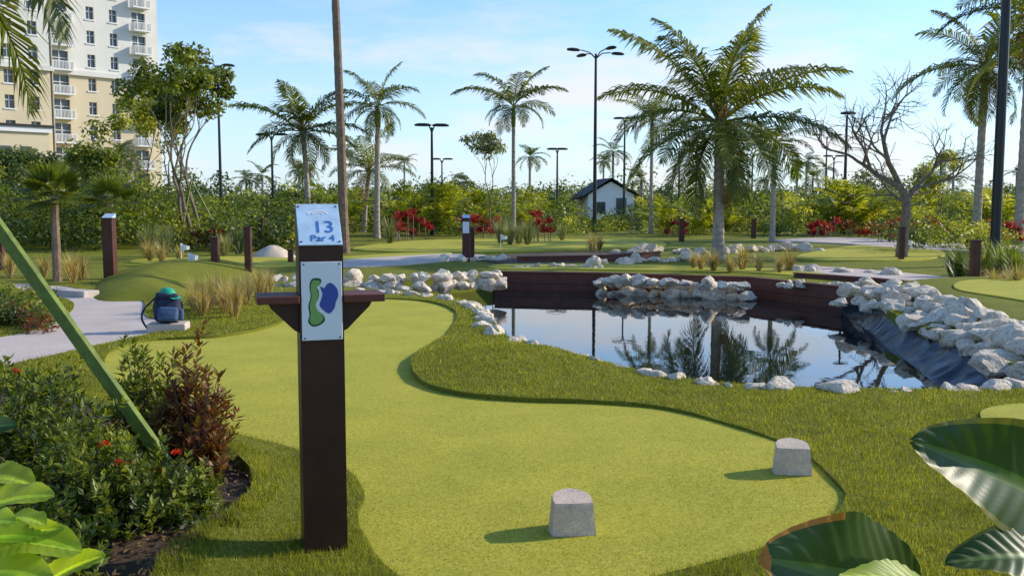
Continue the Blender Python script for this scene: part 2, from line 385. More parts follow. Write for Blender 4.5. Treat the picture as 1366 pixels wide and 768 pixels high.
# ================================================================ GROUND
green=spline([G(*p) for p in [(470,399),(560,402),(606,416),(600,442),(560,474),(548,494),(566,516),(620,530),(700,537),(800,540),(890,548),(980,571),(1060,600),(1108,640),(1128,668),(1108,696),(1050,726),(960,752),(860,775),(720,800),(590,800),(520,765),(484,718),(478,690),(486,664),(462,630),(400,603),(300,578),(215,556),(160,520),(140,492),(150,470),(200,456),(300,450),(372,434),(385,416),(410,402)]],8)
wall_pts=[G(660,367),G(800,369),G(1000,375),G(1150,391)]
pond=np.array(list(spline([G(*p) for p in [(480,387),(560,391),(612,400),(646,418),(660,440),(690,460),(745,476),(800,487),(860,500),(905,508),(960,515),(1015,519),(1100,522),(1200,523),(1290,521),(1366,517),(1440,512),(1366,494),(1300,468),(1240,442),(1190,420),(1155,402)]],6,False))+[wall_pts[3],wall_pts[2],wall_pts[1],wall_pts[0],G(600,372),G(500,378)])
bed=spline([G(*p) for p in [(-350,560),(-100,530),(60,535),(170,560),(262,592),(318,625),(338,660),(310,700),(258,735),(215,770),(190,830),(150,900),(-300,900)]],6)
path=spline([G(*p) for p in [(-500,520),(-200,482),(0,452),(52,440),(92,420),(96,404),(60,394),(30,388),(20,380),(90,384),(130,396),(188,402),(196,425),(246,432),(240,440),(180,452),(120,466),(40,484),(-60,510),(-300,580),(-600,620)]],6)
def mound(x,y):
    return .13*np.exp(-(((x+.05)/.75)**2+((y-8.6)/1.0)**2))
def zrough(V):
    x,y=V[:,0],V[:,1]; z=.028+mound(x,y)
    db=pdist(V,bed); z+=.06*np.exp(-(db/.16)**2)*(~inpoly(V,bed)); z+=.012*np.sin(x*1.7+1)*np.sin(y*1.3)+.004*np.sin(x*7+y*3)*np.sin(y*9-x*4)
    return z
rect=[(-12,1.0),(14,1.0),(14,24),(-12,24)]
sheet('ground',[(-900,-60),(900,-60),(900,1500),(-900,1500)],[pond],0,0.0,'turf')
rough=sheet('rough_turf',rect,[green,pond,bed,path],.22,zrough,'turf',.5,'turf')
sheet('putting_green',green,[],.25,.006,'green')
sheet('planting_bed',bed,[],.3,lambda V:.01+.03*np.sin(V[:,0]*5)*np.sin(V[:,1]*4)+.02,'mulch')
sheet('pavement_path',path,[],.5,.02,'path',.1,'path')
sheet('pond_bottom',[(-6,6.5),(14,6.5),(14,21),(-6,21)],[],0,-.9,'liner')
wz=-.30
sheet('pond_water',[(-5,6.6),(13,6.6),(13,20.9),(-5,20.9)],[],0,wz,'water')
# mulch chips and fallen leaves in the bed
mb=MB(); r=np.random.default_rng(21); p=np.stack([r.uniform(-3.6,-1,9000),r.uniform(2.6,6.4,9000)],1); p=p[inpoly(p,bed)]; n=len(p)
leafcards(mb,np.column_stack([p,.045+.015*r.random(n)]),unit(r.normal(0,.5,(n,3))+[0,0,1.2]),r.uniform(.015,.045,n),r.uniform(.008,.02,n),'deadleaf',r.random(n)*.8,r); mb.build('mulch_chips')
def blades():
    mb=MB(); r=np.random.default_rng(11)
    n=1700000; y=r.uniform(2.2,17,n); x=r.uniform(-.64,.64,n)*y
    dens0=n/(14.8*1.28*y); want=15000*np.minimum(1,(3.8/y)**1.7)*(np.clip((17-y)/4,0,1)); k=r.random(n)<np.clip(want/dens0,0,1)
    p=np.stack([x[k],y[k]],1)
    for h in (green,pond,bed,path): p=p[~inpoly(p,h)]
    n=len(p); z=zrough(p)-.004; a=r.random(n)*6.283; le=r.uniform(.05,.7,n); l=.032*r.uniform(.55,1.25,n); w=.0032*np.maximum(1,p[:,1]/4.2)
    h=np.stack([np.cos(a),np.sin(a)],1); tip=np.column_stack([p+h*(l*np.sin(le))[:,None],z+l*np.cos(le)])
    b=r.random(n)*6.283; s=np.stack([np.cos(b),np.sin(b)],1)*w[:,None]*.5
    v=np.stack([np.column_stack([p-s,z]),np.column_stack([p+s,z]),tip],1).reshape(-1,3)
    cl=.12*np.sin(p[:,0]*9+3*np.sin(p[:,1]*5))*np.sin(p[:,1]*11+2*np.sin(p[:,0]*7))
    mb.add(v,np.arange(3*n).reshape(-1,3),'blade',.5+cl+r.normal(0,.26,n))
    n=700000; y=r.uniform(2.4,9,n); x=r.uniform(-.6,.6,n)*y; dens0=n/(6.6*1.2*y); want=9000*np.minimum(1,(4.0/y)**1.6)*np.clip((9-y)/4,0,1); k=r.random(n)<np.clip(want/dens0,0,1)
    p=np.stack([x[k],y[k]],1); p=p[inpoly(p,green)]; n=len(p)
    a=r.random(n)*6.283; h=np.stack([np.cos(a),np.sin(a)],1); l=.008*r.uniform(.6,1.2,n); tip=np.column_stack([p+h*(l*.6)[:,None],.006+l])
    b=r.random(n)*6.283; s=np.stack([np.cos(b),np.sin(b)],1)*.0017
    z=np.full(n,.005); v=np.stack([np.column_stack([p-s,z]),np.column_stack([p+s,z]),tip],1).reshape(-1,3)
    mb.add(v,np.arange(3*n).reshape(-1,3),'greenblade',.5+r.normal(0,.25,n))
    return mb.build('turf_blades')
blades()
def mounded(name,px,amp,width,mat='turf',base=.0,sp=.25):
    o=spline([G(*p) for p in px],6)
    return sheet(name,o,[],sp,lambda V:base+amp*np.clip(pdist(V,o)/width,0,1)**.7,mat,.1,'turf',smooth=True)
mounded('turf_mound',[(122,400),(135,372),(180,362),(300,356),(360,362),(330,372),(262,382),(255,404),(190,404)],.32,1.2)
mounded('turf_mound',[(1172,392),(1240,384),(1366,382),(1600,386),(1700,440),(1500,500),(1380,484),(1310,458),(1246,430),(1205,408)],.18,.5,base=.06)
gr2=spline([G(*p) for p in [(1282,396),(1340,392),(1450,396),(1500,425),(1420,434),(1330,420),(1275,408)]],6)
sheet('putting_green',gr2,[],0,.26,'green',.02,'green')
mounded('putting_green',[(1310,556),(1366,546),(1500,545),(1600,590),(1500,620),(1366,600),(1320,578)],.02,.2,'green',.05)
for px,mt in [([(660,360),(800,362),(1000,366),(1160,378),(1270,374),(1100,362),(950,358),(800,354),(680,354)],'green'),
              ([(470,334),(560,322),(700,320),(860,322),(880,330),(760,334),(640,338)],'green'),
              ([(1060,345),(1150,328),(1230,330),(1260,342),(1180,350)],'green'),
              ([(170,350),(300,344),(420,346),(560,338),(600,340),(470,352),(300,360)],'green'),
              ([(420,352),(590,341),(650,344),(560,354),(430,360)],'path'),
              ([(1030,322),(1130,318),(1240,326),(1366,330),(1366,338),(1220,334),(1120,326)],'path'),
              ([(640,345),(760,338),(860,340),(800,350),(680,354)],'soil'),
              ([(1040,356),(1150,362),(1290,376),(1230,378),(1100,368)],'path')]:
    sheet({'green':'putting_green','path':'footpath','soil':'bare_soil'}[mt],spline([G(*p) for p in px],5),[],0,.05+.004*(mt=='path')+.008*(mt=='soil'),mt,.06,mt)
def wallseg(name,pts,z0,z1,t,mat='timber',boards=3):
    mb=MB()
    for a,b in zip(pts[:-1],pts[1:]):
        a=np.array(a);b=np.array(b);L=np.hypot(*(b-a)); an=math.atan2(*(b-a)[::-1]); c=(a+b)/2; hh=(z1-z0)/boards
        for k in range(boards): box(mb,[c[0],c[1],z0+hh*(k+.5)],[L-.01,t,hh-.008],mat,rotz(an))
        box(mb,[c[0],c[1],z1+.018],[L-.004,t+.06,.03],mat,rotz(an))
    return mb.build(name)
off=lambda p,dx=0,dy=-.05:(p[0]+dx,p[1]+dy)
wallseg('timber_retaining_wall',[off(q) for q in wall_pts],-.6,.06,.08)
wallseg('timber_retaining_wall',[G(690,352),G(800,350),G(880,344)],-.1,.16,.08,boards=2)
wallseg('timber_retaining_wall',[G(1060,372),G(1170,380),G(1260,390)],-.1,.10,.08,boards=1)
# liner
lin=[G(*p,0) for p in [(1128,404),(1190,418),(1240,438),(1300,464),(1366,490),(1450,520),(1450,545)]]
wl=[G(*p,-.33) for p in [(1120,418),(1150,440),(1180,465),(1215,495),(1240,512),(1250,525)]]
A_=spline(lin,8,False);B_=spline(wl,8,False)
nu,nv=200,50; mb=MB(); V=[]
for i in range(nu):
    fi=i/(nu-1)
    a=np.array([np.interp(fi,np.linspace(0,1,len(A_)),A_[:,k]) for k in (0,1)]); b=np.array([np.interp(fi,np.linspace(0,1,len(B_)),B_[:,k]) for k in (0,1)])
    for j in range(nv):
        t=j/(nv-1); p=a*(1-t)+b*t
        q=Vector((p[0]*1.3+p[1]*.9,p[1]*1.6-p[0]*.5,3.1)); w1=1-abs(mnoise.noise(q*1.3))*2; w2=1-abs(mnoise.noise(q*3.1+Vector((5,2,0))))*2; w3=mnoise.noise(q*.8)
        V.append([p[0],p[1],-.35*t+math.sin(math.pi*t)**.6*(.06*w1+.03*w2+.07*w3-.05)])
idx=np.arange(nu*nv).reshape(nu,nv); mb.add(V,np.stack([idx[:-1,:-1],idx[1:,:-1],idx[1:,1:],idx[:-1,1:]],-1).reshape(-1,4),'liner'); mb.build('pond_liner_sheet',smooth=True)
# stones
r=np.random.default_rng(5)
rockline('stone_border',[G(*p) for p in [(480,390),(560,396),(612,405),(640,420),(652,440),(686,460)]],.18,.9,r,-.03,1)
rockline('stone_border',[G(*p) for p in [(690,463),(745,478),(800,488),(860,501),(905,509),(960,516)]],.19,1.0,r,-.05,1,.15,.04)
rockline('stone_border',[G(*p) for p in [(960,517),(1015,521),(1100,524),(1200,525),(1290,523),(1366,519),(1440,514)]],.21,1.0,r,-.04,1,.15)
rockline('stone_border',[G(*p) for p in [(366,384),(450,384),(560,384),(600,382),(672,378)]],.28,.8,r,-.05,2,.2,0,(0,.8))
rockline('stone_border',[G(*p,-.3) for p in [(806,392),(900,396),(1004,401)]],.30,.75,r,-.32,2,.12,0,(0,.4))
rockline('stone_border',[G(*p) for p in [(812,374),(900,377),(1004,382)]],.26,.8,r,-.05,1,.12,0,(0,.4))
rockline('stone_border',[G(*p) for p in [(1130,402),(1185,412),(1240,434),(1300,462),(1366,490),(1450,520)]],.29,.7,r,-.08,1,.22,0,(.4,.8))
rockline('stone_border',[G(*p) for p in [(1136,398),(1190,406),(1250,428),(1310,455),(1380,484),(1450,508)]],.30,.75,r,.05,1,.25)
rockline('stone_border',[G(*p) for p in [(1150,396),(1200,402),(1256,422),(1320,448),(1390,476),(1460,500)]],.26,.85,r,.14,1,.25)
for pp_,s in [([(792,356),(850,352),(925,348)],.38),([(970,338),(1040,334),(1095,336)],.36),([(1030,362),(1130,366),(1215,370)],.32),([(600,350),(650,349),(700,350)],.3),([(1040,382),(1140,386),(1250,388)],.22),([(830,340),(880,337),(930,340)],.34),([(680,360),(740,357),(800,360)],.16)]:
    rockline('stone_border',[G(*p) for p in pp_],s,.8,r,0,1,.4)
# sand pile
mb=MB(); c=G(364,344); nn=24; V=[[c[0],c[1],.36]]
for k in range(1,9):
    for j in range(nn):
        a=j*2*math.pi/nn; q=k/8; V.append([c[0]+.62*q*math.cos(a)*(1+.12*math.sin(3*a)),c[1]+.5*q*math.sin(a),.36*(1-q**1.7)+.03*math.sin(a*5+q*6)*q])
Fc=[[1+(k-1)*nn+j,1+(k-1)*nn+(j+1)%nn,1+k*nn+(j+1)%nn,1+k*nn+j] for k in range(1,8) for j in range(nn)]
mb.add(V,Fc,'sand'); mb.add(V,[[0,1+j,1+(j+1)%nn] for j in range(nn)],'sand'); mb.build('sand_pile',smooth=True)
# ================================================================ SIGN
th=math.radians(17)
gx,gy=G(427,745); W=.180
sign=empty('golf_hole_sign',(gx,gy+W/2,.0),th)
h=W/2; zf_,zb=1.325,1.495
mb=MB(); mb.add([[-h,-h,0],[h,-h,0],[h,h,0],[-h,h,0],[-h,-h,zf_],[h,-h,zf_],[h,h*.75,zb],[-h,h*.75,zb],[h,h,zb-.03],[-h,h,zb-.03]],[[0,1,5,4],[4,5,6,7],[6,8,9,7],[8,2,3,9]],'wood')
mb.add([[h,-h,0],[h,h,0],[h,h,zb-.03],[h,h*.75,zb],[h,-h,zf_]],[[0,1,2,3,4]],'wood'); mb.add([[-h,-h,0],[-h,h,0],[-h,h,zb-.03],[-h,h*.75,zb],[-h,-h,zf_]],[[4,3,2,1,0]],'wood')
mb.build('post',parent=sign)
sl=math.atan2(zb-zf_,h*1.75); pl=math.hypot(zb-zf_,h*1.75)
face=empty('sloped_face',(0,0,0)); face.parent=sign
face.location=(0,(-h+h*.75)/2,(zf_+zb)/2); face.rotation_euler=(sl,0,0)
plate=rbox('number_plate',(0,0,.006),(W*.99,pl*.99,.006),'plate',.002,face)
def text(s,size,loc,mat,parent,name,rot=(0,0,0)):
    cu=bpy.data.curves.new(name,'FONT'); cu.body=s; cu.size=size; cu.align_x='CENTER'; cu.align_y='CENTER'; cu.extrude=.0006
    cu.materials.append(M[mat]); o=bpy.data.objects.new(name,cu); sc.collection.objects.link(o); o.location=loc; o.rotation_euler=rot; o.parent=parent; return o
text('13',.092,(0.018,-.020,.0105),'blue',face,'number_text')
text('Par 4',.048,(0.010,-.080,.0105),'blue',face,'par_text')
mb=MB()
for k,(a0,a1,rr) in enumerate([(.3,2.9,.034),(.2,2.6,.022)]):
    an=np.linspace(a0,a1,14); o_=np.stack([np.cos(an)*rr*1.4,np.sin(an)*rr*.9+.048,0*an+.0105],1); i_=np.stack([np.cos(an)*(rr-.007)*1.4,np.sin(an)*(rr-.007)*.9+.048,0*an+.0105],1)
    V=np.concatenate([o_,i_]); mb.add(V,[[j,j+1,j+15,j+14] for j in range(13)],'signwhite')
mb.build('plain_mark',parent=face)
for sx in (-1,1):
    for sy in (-1,1): rbox('screw',(sx*.078,sy*.098,.0105),(.007,.007,.003),'metal',.001,face)
mbz=1.10
rbox('map_board',(0.0,-h-.005,mbz),(W*.92,.008,.325),'signwhite',.002,sign)
def flat(name,pts,y,mat,sc_=1):
    p=spline(pts,6); n=len(p); vs=[Vector(q) for q in p]; rr=delaunay_2d_cdt(vs,[(i,(i+1)%n) for i in range(n)],[],1,1e-6)
    V=[(q[0],y,q[1]+mbz) for q in rr[0]]; T=[f[:] for f in rr[2]]
    m_=MB(); m_.add(V,[list(f)[::-1] for f in T],mat); return m_.build(name,parent=sign)
gp=[(-.030,.096),(-.004,.092),(-.004,.074),(-.022,.062),(-.012,.040),(-.014,.012),(-.026,-.012),(-.018,-.038),(.004,-.058),(.010,-.082),(-.012,-.100),(-.040,-.104),(-.058,-.085),(-.052,-.055),(-.056,-.02),(-.046,.02),(-.050,.06),(-.044,.086)]
flat('map_outline',gp,-h-.0096,'mapdark')
gp2=[(x*.80+(-.026)*.20,z*.92-.001) for x,z in gp]
flat('map_green',gp2,-h-.0104,'mapgreen')
flat('map_lake',[(-.006,.060),(.010,.054),(.022,.070),(.040,.074),(.062,.050),(.066,.020),(.056,-.006),(.050,-.030),(.030,-.052),(.008,-.040),(-.010,-.018),(-.004,.006),(.002,.03)],-h-.0112,'navy')
for sx in (-1,1):
    for sz in (-1,1): rbox('screw',(sx*.072,-h-.0105,mbz+sz*.153),(.006,.004,.006),'metal',.001,sign)
for sx,nm in ((-1,'shelf_left'),(1,'shelf_right')):
    rbox(nm,(sx*(h+.086),-.005,1.108),(.170,.21,.032),'timber',.004,sign)
    mb=MB(); y0,y1=-.02,.02; a=[(sx*(h+.001),1.091),(sx*(h+.125),1.091),(sx*(h+.115),1.07),(sx*(h+.02),.975),(sx*(h+.001),.965)]
    n=len(a); V=[(p[0],y0-.03,p[1]) for p in a]+[(p[0],y1-.03,p[1]) for p in a]
    for i in range(n): mb.add(V,[[i,(i+1)%n,(i+1)%n+n,i+n]],'wood')
    mb.add(V,[list(range(n)),list(range(n,2*n))[::-1]],'wood'); mb.build('bracket',parent=sign)
# ================================================================ tee markers
def marker(px,py,w,hh,rot):
    x,y=G(px,py); mb=MB()
    pr=np.array([(-.49,-.40),(-.25,-.43),(0,-.44),(.25,-.43),(.49,-.40),(.51,-.15),(.49,.08),(.40,.26),(.22,.40),(0,.5),(-.22,.40),(-.40,.26),(-.49,.08),(-.51,-.15)])
    rr=np.random.default_rng(int(px)); 
    q=np.vstack([pr,pr[:1]]); P_=np.concatenate([[q[i]+(q[i+1]-q[i])*t for t in (0,.5)] for i in range(len(pr))]); n=len(P_); rings=[]
    for zz,s in [(-.02,1.04),(.25,1.0),(.5,.965),(.75,.93),(.95,.90),(1.0,.875)]:
        q=P_*s*w*(1+rr.normal(0,.006,(n,1))); z=.01+zz*hh*(1+.16*P_[:,1]); q=q@rotz(rot)[:2,:2].T; rings.append(np.column_stack([q+[x,y+w*.4],z]))
    V=np.concatenate(rings); i=np.arange(5)[:,None]*n; j=np.arange(n)[None]; k=(j+1)%n
    mb.add(V,np.stack([i+j,i+k,i+k+n,i+j+n],-1).reshape(-1,4),'conc'); mb.add(V[-n:],[list(range(n))],'conc')
    return mb.build('concrete_tee_marker')
marker(763,716,.200,.155,.12); marker(1061,635,.200,.155,-.15)
# ================================================================ green brace
b0=np.array([*G(238,640),0.0]); b1=at(0,306,5.3); b2=b0+(b1-b0)*1.5
d=b2-b0; L=np.linalg.norm(d); q=Vector(d).to_track_quat('Z','Y')
br=rbox('green_tree_brace',tuple((b0+b2)/2),(.038,.072,L),'greenpaint',.004); br.rotation_euler=q.to_euler()
palm('coconut_palm',b2[0]-.42,b2[1]+.1,3.35,.17,.12,(0,0),22,2.2,77,emin=-.95,droop=1.6,nl=60,lw=.04,ll=.26,dead=1)
# ================================================================ PALMS
def pp(px,py): return G(px,py)
x,y=pp(958,345); palm('coconut_palm',x,y,3.7,.17,.12,(-.05,0),32,3.4,3,emin=-.9,emax=1.4,droop=1.25,nl=66,ll=.27,lw=.034,dead=1,sag=.9)
x,y=pp(685,312); palm('royal_palm',x,y,5.4,.13,.09,(0,0),16,2.7,5,emin=-.1,emax=1.2,droop=1.6,nl=40,ll=.3,shaft=True,dead=0,lw=.05)
x,y=pp(413,318); palm('coconut_palm',x,y,4.6,.14,.10,(-.2,0),22,2.8,9,emin=-.6,nl=40,lw=.05)
x,y=pp(503,318); palm('royal_palm',x,y,4.9,.14,.11,(0.1,0),18,2.3,12,emin=-.5,droop=1.5,nl=38,shaft=True,dead=0,lw=.05)
x,y=pp(486,310); palm('coconut_palm',x,y,3.2,.14,.10,(.3,0),16,2.6,14,emin=-.3,nl=34,lw=.05)
x,y=pp(459,338); palm('tall_palm',x,y,9.5,.15,.11,(-.2,0),20,2.6,15,trunkmat='trunk2',emin=-.3,nl=34)
x,y=pp(868,312); palm('royal_palm',x,y,4.9,.10,.08,(0,0),16,2.2,18,emin=-.3,droop=1.4,nl=34,shaft=True,dead=0,lw=.05)
x,y=pp(1030,322); palm('royal_palm',x,y,3.3,.12,.09,(.0,0),16,1.9,21,emin=-.5,droop=1.4,nl=34,shaft=True,dead=0,lw=.05)
x,y=pp(1302,318); palm('coconut_palm',x,y,7.4,.19,.15,(0.1,0),24,3.6,23,emin=-.8,emax=1.3,nl=52,lw=.04)
x,y=pp(1358,325); palm('coconut_palm',x,y,8.6,.17,.13,(0.1,0),22,3.4,24,emin=-.8,nl=48,lw=.04)
x,y=pp(1440,340); palm('coconut_palm',x,y,6.3,.17,.13,(-.3,0),20,3.0,25,emin=-.8,nl=48,lw=.04)
x,y=pp(77,378); fan_palm('fan_palm',x,y,1.65,16,.62,31); x,y=pp(150,352); fan_palm('fan_palm',x,y,1.5,12,.7,32)
# ================================================================ TREES
x,y=pp(258,330); tree('broadleaf_tree',x,y,2.45,.08,3,41,'leaf_mid',9500,.16,.5,stems=3,spread=.42,up=.35,stake=3)
x,y=pp(215,322); tree('broadleaf_tree',x,y,2.1,.06,3,43,'leaf_lime',4600,.16,.55,stems=2,spread=.45,up=.3)
x,y=pp(110,318); tree('broadleaf_tree',x,y,1.6,.09,3,44,'leaf_mid',5500,.18,.7,stems=1,spread=.7)
x,y=pp(40,312); tree('broadleaf_tree',x,y,1.6,.09,3,46,'leaf_dark',4500,.18,.7,stems=1,spread=.7)
x,y=pp(655,314); tree('young_tree',x,y,1.9,.05,3,45,'leaf_grey',1600,.15,.4,stems=1,spread=.45,up=.25)
x,y=pp(1202,345); tree('bare_tree',x,y,1.95,.17,5,52,leafn=0,spread=.75,up=.06,nb=(3,5))
x,y=pp(1250,310); tree('young_tree',x,y,1.5,.06,3,49,'leaf_lime',2600,.16,.6,spread=.6)
# ================================================================ BACKGROUND VEGETATION
def bushes(name,items):
    mb=MB(); r=np.random.default_rng(len(name)*13)
    for (x,y,w,h,mt,n,ls) in items:
        k=7; c=np.stack([x+r.normal(0,w*.3,k),y+r.normal(0,w*.3,k),h*r.uniform(.25,.8,k)],1)
        cloud(mb,c,w*.33*r.uniform(.7,1.2,k),n,ls,mt,r,r.uniform(.3,.7),.3)
    return mb.build(name)
r=np.random.default_rng(99)
it=[]
for i in range(330):
    px=r.uniform(-150,1500); d=r.uniform(84,125); x=(px-683)/F*d; h=r.uniform(2.2,4.4)+(1.6 if r.random()<.15 else 0)
    it.append((x,d,4.0,h,r.choice(['leaf_dark','leaf_dark','leaf_mid','leaf_grey']),260,.34))
bushes('distant_tree_line',it)
gap=lambda px,h:min(h,.7) if 765<px<848 else h
it=[]
for i in range(320):
    px=r.uniform(-150,1500); d=r.uniform(50,72); x=(px-683)/F*d; h=gap(px,r.uniform(.8,2.4))
    it.append((x,d,2.4 if h>.8 else 1.2,h,r.choice(['leaf_dark','leaf_mid','leaf_mid','leaf_lime','leaf_mid']),340,.18))
bushes('tropical_shrub_belt',it)
it=[]
for i in range(150):
    px=r.uniform(-150,430); d=r.uniform(30,44); x=(px-683)/F*d; h=r.uniform(1.2,4.0)*(1 if px<230 else .6)*(d/40)
    it.append((x,d,2.0,h,r.choice(['leaf_dark','leaf_mid','leaf_mid','leaf_lime']),520,.13))
bushes('dense_shrub_border',it)
it=[]
for i in range(100):
    px=r.uniform(420,1500); d=r.uniform(44,54); x=(px-683)/F*d; h=gap(px,r.uniform(.5,1.2))
    it.append((x,d,1.3,h,r.choice(['leaf_dark','leaf_mid','leaf_lime','leaf_lime']),300,.12))
for i in range(26):
    px=r.uniform(1180,1500); d=r.uniform(28,40); x=(px-683)/F*d; it.append((x,d,1.4,r.uniform(.5,1.5),r.choice(['leaf_dark','leaf_mid','leaf_lime']),400,.10))
bushes('low_shrub_border_mass',it)
mb=MB()
for i in range(100):
    px=r.uniform(-60,1450); d=r.uniform(44,75); x=(px-683)/F*d; hh=r.uniform(1.6,3.4)
    if 755<px<860: continue
    for k in range(14): frond(mb,np.array([x,d,.1]),r.random()*6.28,r.uniform(.9,1.45),r.uniform(.8,1.5),hh,r,14,.28,.10,r.choice(['leaf_lime','leaf_mid','leaf_lime']),r.uniform(.3,.8))
mb.build('areca_palm_mass')
mb=MB()
for i in range(44):
    px=r.uniform(-60,1450); d=r.uniform(76,110); x=(px-683)/F*d; hh=r.uniform(3.4,6.4); tube(mb,[[x,d,0],[x,d,hh]],[.14,.1],5,'trunk')
    for k in range(15): frond(mb,np.array([x,d,hh]),r.random()*6.28,r.uniform(-.5,1.2),r.uniform(.9,1.5),r.uniform(1.4,2.0),r,14,.3,.12,'palm',r.uniform(.2,.6))
mb.build('distant_palms')
def cordyline(px,py,hh,w=1.0):
    x,y=G(px,py); mb=MB(); r=np.random.default_rng(int(px*7+py))
    for s in range(int(8*w)):
        sx,sy=x+r.normal(0,.4*w),y+r.normal(0,.25); z=hh*r.uniform(.15,.85); tube(mb,[[sx,sy,0],[sx,sy,z]],[.02,.015],4,'bark')
        n=24; d=rdir(n,r); d[:,2]=np.abs(d[:,2])*1.2+.2; leaves(mb,np.array([[sx,sy,z]])+r.normal(0,.03,(n,3)),d,rdir(n,r)+[0,0,1],.34,.08,'leaf_red' if r.random()<.75 else 'leaf_bronze',r.random(n)*.9)
    return mb.build('red_cordyline_plant')
for a in [(540,321,1.25,1.1),(556,319,.9,.8),(636,318,.95,.9),(650,319,.8,.7),(727,324,1.2,.8),(1200,324,1.1,1.2),(1222,322,.9,1),(1250,322,.8,.8),(1345,328,.9,1),(285,335,.7,.7),(1140,318,.8,1),(1322,322,.9,1.1),(905,316,.7,.8),(1090,318,.8,1)]: cordyline(*a)
def fgrass(name,pts,hh,n,mat,w=.012):
    mb=MB(); r=np.random.default_rng(len(pts)*17+int(pts[0][0]))
    for px,py in pts: x,y=G(px,py); grassclump(mb,x,y,.03,n,hh*r.uniform(.8,1.2),r,mat,w,base=r.uniform(.35,.7))
    return mb.build(name)
fgrass('ornamental_grass',[(262,418),(280,416),(300,420),(316,414),(290,408),(270,424),(346,402),(358,398),(312,426),(330,408)],.50,170,'dry',.009)
fgrass('ornamental_grass',[(935,362),(952,364),(974,366),(990,362),(1012,364),(1040,366),(1052,364),(925,360)],.5,130,'dry',.014)
fgrass('ornamental_grass',[(200,350),(216,352),(240,350),(196,346),(790,338),(800,336),(60,372),(98,380),(110,376),(14,372),(36,370)],.55,140,'dry',.016)
fgrass('fountain_grass',[(668,326),(680,328),(692,327),(704,328),(675,324),(200,345),(220,342),(300,344),(318,340),(345,330),(520,326),(750,322),(420,330),(440,328)],.9,160,'leaf_grey',.022)
fgrass('fountain_grass',[(1280,378),(1296,382),(1312,378),(1335,376),(1352,380),(1270,372),(1320,368),(1345,366)],.7,160,'leaf_mid',.02)
fgrass('ornamental_grass',[(1325,392),(1342,390),(1356,394),(1300,384),(1310,372)],.5,140,'dry',.012)
mb=MB(); r=np.random.default_rng(61)
for i in range(40):
    px=r.uniform(-60,62); py=r.uniform(398,446); x,y=G(px,py); cloud(mb,[[x,y,.1],[x+.1,y,.15]],.22,260,.05,r.choice(['leaf_mid','leaf_dark','leaf_bronze','leaf_lime']),r)
mb.build('groundcover_bed')
# ================================================================ NEAR SHRUBS
def shrub(name,x,y,rx,ry,h,ntip,seed,mat,ll=.05,lw=.022,flowers=0,upright=.5,per=11,z0=.05):
    r=np.random.default_rng(seed); mb=MB(); d=rdir(ntip,r); d[:,2]=np.abs(d[:,2]); q=r.random(ntip)**.33
    tip=np.array([x,y,z0])+d*q[:,None]*[rx,ry,h]*(1+.18*r.normal(size=(ntip,1)))
    for i in range(0,ntip,3):
        t=tip[i]; b=np.array([x+.25*(t[0]-x),y+.25*(t[1]-y),.02]); m_=(b+t)/2+[0,0,.04]; tube(mb,[b,m_,t],[.006,.004,.002],3,'bark')
    n=ntip*per; idx=np.repeat(np.arange(ntip),per); sd=unit(d*.6+[0,0,upright]+r.normal(0,.25,(ntip,3)))
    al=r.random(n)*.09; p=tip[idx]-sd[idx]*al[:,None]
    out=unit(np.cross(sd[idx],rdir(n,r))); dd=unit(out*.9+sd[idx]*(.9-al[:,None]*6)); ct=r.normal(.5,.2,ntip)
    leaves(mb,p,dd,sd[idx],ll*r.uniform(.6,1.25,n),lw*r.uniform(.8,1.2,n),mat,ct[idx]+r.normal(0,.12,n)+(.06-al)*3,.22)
    if flowers:
        k=np.argsort(-tip[:,2]-r.random(ntip)*.3+tip[:,1]*.3)[:flowers*8+10]; k=r.choice(k,flowers,replace=False)
        for i in k:
            m_=34; dd=rdir(m_,r); dd[:,2]=np.abs(dd[:,2]); c=tip[i]+sd[i]*.02; R_=r.uniform(.012,.02); leaves(mb,c+dd*R_,dd+r.normal(0,.4,(m_,3)),rdir(m_,r),.014,.009,'flower',r.random(m_),.1)
    return mb.build(name)
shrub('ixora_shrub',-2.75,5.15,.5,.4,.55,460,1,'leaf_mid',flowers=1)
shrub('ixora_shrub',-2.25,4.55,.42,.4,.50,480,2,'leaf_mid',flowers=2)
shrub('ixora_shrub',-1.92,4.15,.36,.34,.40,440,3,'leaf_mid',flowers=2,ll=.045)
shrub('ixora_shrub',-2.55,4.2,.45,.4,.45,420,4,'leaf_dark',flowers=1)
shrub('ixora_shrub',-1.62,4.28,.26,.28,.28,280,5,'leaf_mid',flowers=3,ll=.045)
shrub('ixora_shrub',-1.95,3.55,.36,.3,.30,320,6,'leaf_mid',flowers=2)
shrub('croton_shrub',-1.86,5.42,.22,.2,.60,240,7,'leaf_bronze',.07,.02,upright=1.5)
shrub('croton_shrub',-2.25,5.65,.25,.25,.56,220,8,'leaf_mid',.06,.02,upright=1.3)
shrub('croton_shrub',-1.66,5.0,.13,.15,.30,90,9,'leaf_bronze',.06,.02,upright=1.3)
